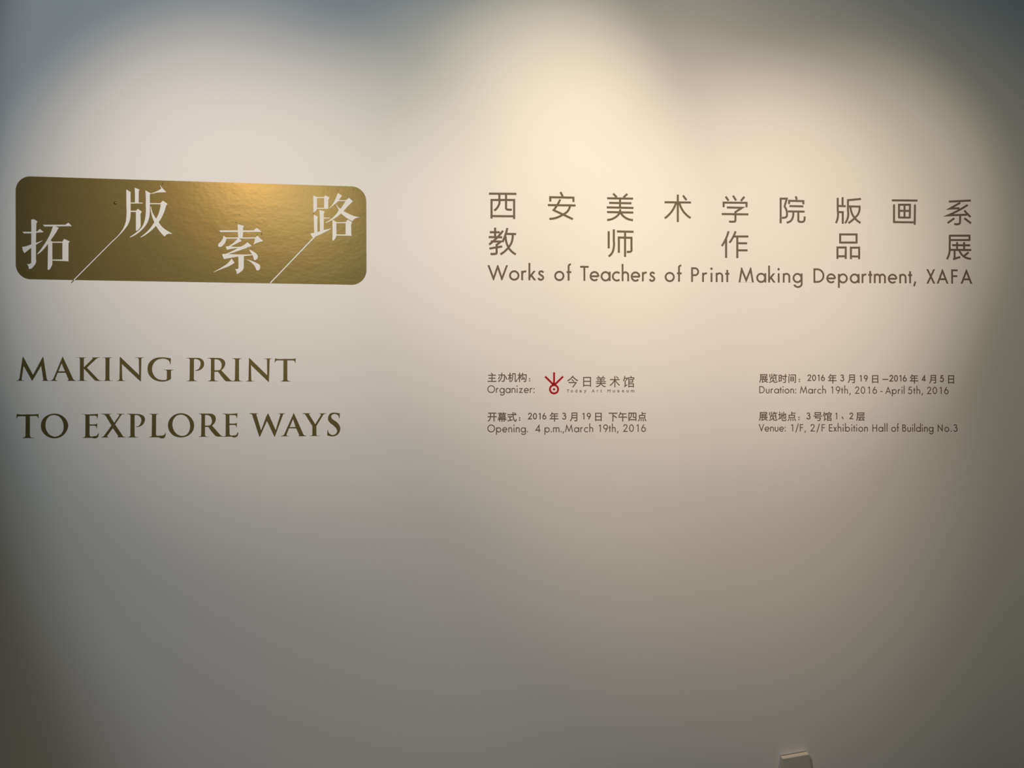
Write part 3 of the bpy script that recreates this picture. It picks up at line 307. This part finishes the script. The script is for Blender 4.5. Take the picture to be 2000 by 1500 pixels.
# a blister under the foil and small lifted curls of foil
V, F = [], []
R_, n, rings = 0.0062, 20, 6
for j in range(rings):
    r = R_ * (1 - j / rings); h = 0.0022 * cos(pi/2 * (r / R_)) ** 1.2
    V += [(r*cos(2*pi*i/n), -0.0003 - h, r*0.9*sin(2*pi*i/n)) for i in range(n)]
V.append((0, -0.0025, 0))
for j in range(rings-1):
    for i in range(n):
        F.append((j*n+i, j*n+(i+1) % n, (j+1)*n+(i+1) % n, (j+1)*n+i))
for i in range(n): F.append(((rings-1)*n+i, (rings-1)*n+(i+1) % n, rings*n))
link_mesh('blister', V, F, M_GOLD, badge, smooth=True, loc=(BUBBLE[0]*1e-4-badge.location.x, 0, BUBBLE[1]*1e-4-badge.location.z))
for (x, z, ang, ln, w) in FLAKES:
    V, F = [], []
    for i in range(9):
        t = i / 8; s = ln*1e-4*(t-0.5); hw = w*1e-4*0.5*(0.35 + 0.65*sin(pi*min(1, t+0.15)))
        up = 0.0007 + 0.0016 * t*t
        for k in (-1, 1):
            V.append((s*cos(radians(ang)) - k*hw*sin(radians(ang)), -up - (0.0008 if k > 0 else 0.0), s*sin(radians(ang)) + k*hw*cos(radians(ang))))
        if i: F.append((2*i-2, 2*i, 2*i+1, 2*i-1))
    link_mesh('foil_curl', V, F, M_GOLD, badge, smooth=True, loc=(x*1e-4-badge.location.x, 0, z*1e-4-badge.location.z))

# ------------------------------------------------------------------ gold serif lettering
def line_root(name, x, z, label):
    o = empty(name, (x*1e-4, 0, z*1e-4))
    tag(o, label, 'lettering')
    return o
labs = ['large gold serif capitals of the upper English title line under the gold badge',
        'large gold serif capitals of the lower English title line, four words wide at left']
labs[1] = 'large gold serif capitals of the lower, wider English title line at left'
for line, lab in zip(SERIF, labs):
    p0 = parse(line[0][1][0])
    root = line_root('title_lettering', min(p[0] for p in p0), min(p[1] for p in p0), lab)
    for ch, ss in line:
        sol = [split(s) for s in ss if s[0] != '!']; hol = [split(s[1:]) for s in ss if s[0] == '!']
        cut_sheet('letter', sol, hol, T0, 0.0, M_GOLD, root)

# ------------------------------------------------------------------ large sans characters
labs = ['upper row of nine large widely spaced grey-brown Chinese characters at right',
        'second row of five large far apart grey-brown Chinese characters, directly above the English line']
for line, lab in zip(SANS, labs):
    p0 = parse(line[0][1][0])
    root = line_root('heading_lettering', p0[0][0], p0[0][1]-500, lab)
    for ch, ss in line:
        sol = []
        for s in ss: sol += stroke(curve(s, False, 7), 69.0)
        cut_sheet('character', sol, [], T0, 0.0, M_TEXT, root)

# ------------------------------------------------------------------ geometric sans alphabet (cap height 100)
def arc(cx, cy, rx, ry, a0, a1, n=22):
    return [(cx + rx*cos(radians(a0+(a1-a0)*i/n)), cy + ry*sin(radians(a0+(a1-a0)*i/n))) for i in range(n+1)]

def glyph(c, w):
    """pieces and advance width of a letter with stems w wide"""
    h = w/2; out = []
    def S(p, **k): out.extend(stroke(p, w, **k))
    def ring(cx, cy, rx, ry):
        out.extend(stroke(arc(cx, cy, rx, ry, 0, 360, 36)[:-1], w, closed=True))
    def dot(cx, cy, r=w*0.66):
        out.append(arc(cx, cy, r, r, 0, 360, 16)[:-1])
    xh = 63.0
    if c == 'o': ring(34.5, 31.5, 34.5-h, 34.5-h); W = 69
    elif c in 'abdpqg':
        r = 34.0
        if c in 'bp':
            ring(37, 31.5, r-h, 34.5-h); W = 71
            S([(h+1, -34 if c == 'p' else 0), (h+1, xh if c == 'p' else 116)])
        else:
            ring(34, 31.5, r-h, 34.5-h); W = 71
            x = 70-h
            if c == 'a': S([(x, 0), (x, xh)])
            if c == 'd': S([(x, 0), (x, 116)])
            if c == 'g': S([(x, xh), (x, -8)] + arc(37, -8, 33-h, 28-h, 0, -165)[1:])
    elif c == 'c': S(arc(34.5, 31.5, 34.5-h, 34.5-h, 48, 312, 26)); W = 59
    elif c == 'e':
        S(arc(34, 31.5, 34-h, 34.5-h, -3, 316, 30)); S([(w*0.8, 31.0), (68-h, 31.0)]); W = 68
    elif c == 'f': S([(15, 0), (15, 96)] + arc(29, 96, 14, 20-h, 180, 82, 8)[1:]); S([(1, 57), (33, 57)]); W = 33
    elif c == 'h' or c == 'n' or c == 'm':
        W = 52 if c != 'm' else 86
        S([(h, 0), (h, 116 if c == 'h' else xh)])
        if c == 'm':
            mid = 43
            S([(mid, 0), (mid, 42)] + arc((mid+h)/2, 42, (mid-h)/2, 24.5-h, 0, 180, 14)[1:])
            S([(86-h, 0), (86-h, 42)] + arc((86-h+mid)/2, 42, (86-h-mid)/2, 24.5-h, 0, 180, 14)[1:])
        else:
            S([(52-h, 0), (52-h, 41)] + arc(26, 41, 26-h, 25.5-h, 0, 180, 18)[1:])
    elif c == 'u':
        W = 52; S([(52-h, xh), (52-h, 22)] + arc(26, 22, 26-h, 25-h, 0, -180, 18)[1:] + [(h, xh)])
    elif c == 'i': S([(h+1, 0), (h+1, xh)]); dot(h+1, 91, w*.68); W = w+2
    elif c == 'l': S([(h, 0), (h, 116)]); W = w
    elif c == 'k':
        S([(h, 0), (h, 116)]); S([(h*1.2, 20), (46, 70)], ylo=0, yhi=xh, ext=10); S([(17, 36), (48, -6)], ylo=0, yhi=xh, ext=5); W = 52
    elif c == 'r': S([(h, 0), (h, xh)]); S([(h, 36)] + arc(h+20, 38, 20, 27.5-h, 176, 68, 10)); W = 36
    elif c == 's':
        S(curve('36,51 ~30,58.5 ~20,60.5 ~10.5,55 ~9.5,46 ~17,37 ~29,30 ~36,20 ~31,8 ~20,3 ~9,7 4,16', False, 6)); W = 41
    elif c == 't': S([(14.5, 0), (14.5, 84)]); S([(0, 57), (29, 57)]); W = 29
    elif c == 'x': S([(5, -5), (47, 68)], ylo=0, yhi=xh, ext=8); S([(47, -5), (5, 68)], ylo=0, yhi=xh, ext=8); W = 54
    elif c == 'z': S([(2, xh-h), (46-h, xh-h), (h, h), (48, h)]); W = 49
    elif c == 'O': ring(51, 50, 51-h, 51.5-h); W = 102
    elif c == 'W':
        S([(4, 108), (41, 9), (69, 92), (97, 9), (134, 108)], yhi=100, ylo=-1); W = 138
    elif c == 'M':
        S([(5, -6), (22, 90), (53, 14), (84, 90), (101, -6)], ylo=0, yhi=102); W = 106
    elif c == 'N': S([(h, 0), (h, 88), (70-h, 12), (70-h, 100)], ylo=-3, yhi=103); W = 70
    elif c == 'V': S([(4, 108), (39, 10), (74, 108)], yhi=100, ylo=-1); W = 78
    elif c == 'A': S([(4, -8), (43, 90), (82, -8)], ylo=0, yhi=101); S([(19, 31), (67, 31)]); W = 86
    elif c == 'T': S([(0, 100-h), (60, 100-h)]); S([(30, 0), (30, 100-h)]); W = 60
    elif c == 'X': S([(4, -8), (62, 108)], ylo=0, yhi=100, ext=6); S([(62, -8), (4, 108)], ylo=0, yhi=100, ext=6); W = 66
    elif c == 'F': S([(h, 0), (h, 100-h), (47, 100-h)]); S([(h, 53), (44, 53)]); W = 48
    elif c == 'E': S([(50, 100-h), (h, 100-h), (h, h), (50, h)]); S([(h, 52), (48, 52)]); W = 52
    elif c == 'H': S([(h, 0), (h, 100)]); S([(68-h, 0), (68-h, 100)]); S([(h, 52), (68-h, 52)]); W = 68
    elif c == 'P': S([(h, 0), (h, 100-h), (27, 100-h)] + arc(27, 70, 28-h, 30-h, 90, -90, 16)[1:] + [(h, 40+h)]); W = 55
    elif c == 'B':
        S([(h, h), (h, 100-h), (24, 100-h)] + arc(24, 77, 25-h, 23-h, 90, -90, 14)[1:] + [(h, 54+h)])
        S([(h, 54+h), (27, 54+h)] + arc(27, 27+h/2, 28-h, 27-h/2, 90, -90, 14)[1:] + [(h, h)]); W = 56
    elif c == 'D': S([(h, h), (h, 100-h), (28, 100-h)] + arc(28, 50, 49-h, 50-h, 90, -90, 24)[1:] + [(0, h)]); W = 77
    elif c == '0': ring(33, 50, 32-h, 51-h); W = 66
    elif c == '1': S([(24, 0), (24, 100)]); S([(4, 82), (24, 94)]); W = 32
    elif c == '2': S(curve('6,72 ~10,86 ~20,95 ~31,96 ~45,90 ~52,76 ~47,60 ~34,42 6,%s 60,%s' % (h, h), False, 6)); W = 62
    elif c == '3':
        S(curve('8,82 ~16,93 ~28,96 ~41,91 ~46,77 ~41,63 22,57', False, 6)); S(curve('22,57 ~38,55 ~50,44 ~52,28 ~45,10 ~29,3 ~14,7 4,22', False, 6)); W = 57
    elif c == '4': S([(47, 0), (47, 92), (7, 26), (64, 26)], yhi=102); W = 66
    elif c == '5': S(curve('54,%s 20,%s 14,56 ~24,61 ~38,60 ~52,48 ~54,30 ~46,10 ~28,3 ~12,8 4,22' % (100-h, 100-h), False, 6)); W = 59
    elif c == '6': ring(33, 32, 32-h, 33.5-h); S([(8, 46), (40, 104)], yhi=100); W = 66
    elif c == '9': ring(33, 68, 32-h, 33.5-h); S([(58, 54), (26, -4)], ylo=0); W = 66
    elif c == ',': S([(13, 12), (3, -20)]); W = 17
    elif c == '.': dot(8, 7, w*.66); W = 16
    elif c == ':': dot(8, 7, w*.66); dot(8, 56, w*.66); W = 16
    elif c == '/': S([(2, -14), (40, 108)]); W = 42
    elif c == '-': S([(0, 32), (28, 32)]); W = 28
    elif c == '–': S([(0, 34), (90, 34)]); W = 90
    else: raise ValueError(c)
    return out, W

SB = {'1': 22, '.': 6, ',': 5, ':': 8}
def bearing(c):
    if c in 'VWAXTvwxkfty/': return 3
    if c in 'oceOagdq069': return 6
    return SB.get(c, 9)

def set_word(word, root, mat):
    text, x0, x1, b0, b1, cap, wt = word
    s = cap / 100.0
    gl = [glyph(c, wt*100) for c in text]
    boxes = [(min(q[0] for p in g for q in p), max(q[0] for p in g for q in p)) for g, _ in gl]
    n = len(text)
    ink = sum(b[1]-b[0] for b in boxes) * s
    gaps = [(bearing(text[i]) + bearing(text[i+1])) * s for i in range(n-1)]
    free = (x1 - x0) - ink
    if n == 1:
        k, sx = 0, (x1-x0) / (boxes[0][1]-boxes[0][0]) / s
        sx = min(max(sx, 0.7), 1.3)
    else:
        want = sum(gaps); sx = 1.0
        if free < want * 0.75:
            sx = ((x1-x0) - want*0.75) / ink; free = want * 0.75
        k = free / want
    x = x0
    for i, c in enumerate(text):
        g, W = gl[i]; bx0, bx1 = boxes[i]
        def T(q):
            X = x + (q[0]-bx0)*s*sx
            return (X, b0 + (b1-b0)*(X-x0)/max(1, x1-x0) + q[1]*s)
        nm = 'digit' if c.isdigit() else ('punctuation_mark' if c in ',.:/-–' else 'letter')
        cut_sheet(nm, [[T(q) for q in p] for p in g], [], T0, 0.0, mat, root)
        x += (bx1-bx0)*s*sx + (gaps[i]*k if i < n-1 else 0)

def set_glyph(item, root, mat, bold=0.0):
    c, x0, x1, z0, z1 = item
    if c == '：':
        w_ = (x1 - x0) * 1.05; c_ = (x0 + x1) / 2
        sq = lambda z: [(c_-w_/2, z), (c_+w_/2, z), (c_+w_/2, z+w_), (c_-w_/2, z+w_)]
        cut_sheet('punctuation_mark', [sq(z0), sq(z1-w_)], [], T0, 0.0, mat, root)
        return
    cs = [[tuple(float(v) for v in t.split(',')) for t in s.split()] for s in GLYPHS[c]]
    gx0 = min(p[0] for q in cs for p in q); gx1 = max(p[0] for q in cs for p in q)
    gz0 = min(p[1] for q in cs for p in q); gz1 = max(p[1] for q in cs for p in q)
    f = lambda p: (x0 + (p[0]-gx0)/(gx1-gx0)*(x1-x0), z0 + (p[1]-gz0)/(gz1-gz0)*(z1-z0))
    nm = 'letter' if c.isascii() else ('punctuation_mark' if c in '：、' else 'character')
    P = [[f(p) for p in q] for q in cs]
    if bold:      # heavier weight: a narrow band along every outline
        big = max(P, key=lambda q: abs(area(q)))
        sg = 1 if area(big) > 0 else -1
        band = [q if area(q)*sg > 0 else q[::-1] for r in P for q in stroke(r, bold, closed=True)]
        P = P + band
    cut_sheet(nm, P, [], T0, 0.0, mat, root, oriented=True)

wlabs = ['long grey-brown English subtitle line in round sans letters under the large Chinese characters',
         'small grey English organizer word with a colon, lower left of the red emblem',
         'small grey English opening date line, lower left of the two lower text columns',
         'small grey English duration line, upper English line of the right-hand column',
         'small grey English venue line in the right-hand column, lowest line there']
for ws, lab in zip(WORDS, wlabs):
    root = line_root('heading_lettering' if ws is WORDS[0] else 'small_lettering', ws[0][1], ws[0][3], lab)
    for wd_ in ws: set_word(wd_, root, M_TEXT)
hlabs = ['small grey Chinese organizer line left of the red emblem, above the English word',
         'small grey Chinese opening date line, directly above the English opening line',
         'small grey Chinese exhibition dates line, topmost line of the right-hand column',
         'small grey Chinese venue line, directly above the English venue line',
         'five spaced grey Chinese characters of the museum name right of the red emblem',
         'tiny spaced grey English museum name under the five Chinese characters beside the emblem']
for k, (hs, lab) in enumerate(zip(HAN, hlabs)):
    root = line_root('small_lettering', hs[0][1], hs[0][3], lab)
    mt = M_TEXT_FINE if k == 5 else M_TEXT
    for it in hs: set_glyph(it, root, mt, 7.0 if k < 4 else (4.0 if k == 5 else 2.5))
    if k < 4:
        for wd_ in HAN_DIGITS[k]: set_word(wd_, root, mt)

# ------------------------------------------------------------------ red emblem
ecx, ecz = EMBLEM['c']
ro, ri, rd = EMBLEM['r']
em = empty('red_emblem', (ecx*1e-4, 0, (ecz-ro)*1e-4))
tag(em, 'small red emblem of a ring with a dot and three rays above it', 'emblem')
cut_sheet('ring', [arc(ecx, ecz, ro, ro, 0, 360, 48)[:-1]], [arc(ecx, ecz, ri, ri, 0, 360, 48)[:-1]], T0, 0.0, M_RED, em)
cut_sheet('dot', [arc(ecx, ecz, rd, rd, 0, 360, 24)[:-1]], [], T0, 0.0, M_RED, em)
for s in EMBLEM['rays']:
    P = [(p[0], p[1]) for p in parse(s)]
    # the rays end where they meet the ring's outside
    a, b = Vector(P[0]), Vector(P[1])
    d = (b-a).normalized(); t = (Vector((ecx, ecz))-a).dot(d)
    near = a + d*t; off = (near-Vector((ecx, ecz))).length
    end = a + d*(t - math.sqrt(max(0, (ro*0.97)**2 - off**2)))
    cut_sheet('ray', stroke([tuple(a), tuple(end)], 62.0), [], T0, 0.0, M_RED, em)

# ------------------------------------------------------------------ crooked surface box of a wall outlet at the foot of the wall
SW, SD = 0.0905, 0.0225
SOCK = (1.0965, 0.3510, 8.0)
ang = radians(SOCK[2])
sock = empty('wall_socket', (SOCK[0], 0, SOCK[1]))
sock.rotation_euler = (0, -ang, 0)
tag(sock, 'crooked box socket with a shade-toned front and light-toned top, at the bottom edge', 'socket')
def rbox(x0, x1, y0, y1, z0, z1, r, name, mat, bev=0.0006):
    n = 4; out = []
    for cx, cz, a in ((x1-r, z1-r, 0), (x0+r, z1-r, 90), (x0+r, z0+r, 180), (x1-r, z0+r, 270)):
        out += [(cx + r*cos(radians(a+90*i/n)), cz + r*sin(radians(a+90*i/n))) for i in range(n+1)]
    cx, cz = (x0+x1)/2, (z0+z1)/2
    k = len(out); V = []
    for yy, sc in ((y1, 0), (y0+bev, 0), (y0, bev)):
        V += [(p[0] - math.copysign(sc, p[0]-cx), yy, p[1] - math.copysign(sc, p[1]-cz)) for p in out]
    F = []
    for j in (0, 1):
        for i in range(k):
            a, b2 = j*k+i, j*k+(i+1) % k
            F.append((a, a+k, b2+k, b2)[::-1])
    F.append(tuple(range(2*k, 3*k)))
    return link_mesh(name, V, F, mat, sock)
rbox(0.0006, SW-0.0006, -0.0015, 0.0, -SW+0.0006, 0.0010, 0.0015, 'gasket', M_GASKET, 0.0003)
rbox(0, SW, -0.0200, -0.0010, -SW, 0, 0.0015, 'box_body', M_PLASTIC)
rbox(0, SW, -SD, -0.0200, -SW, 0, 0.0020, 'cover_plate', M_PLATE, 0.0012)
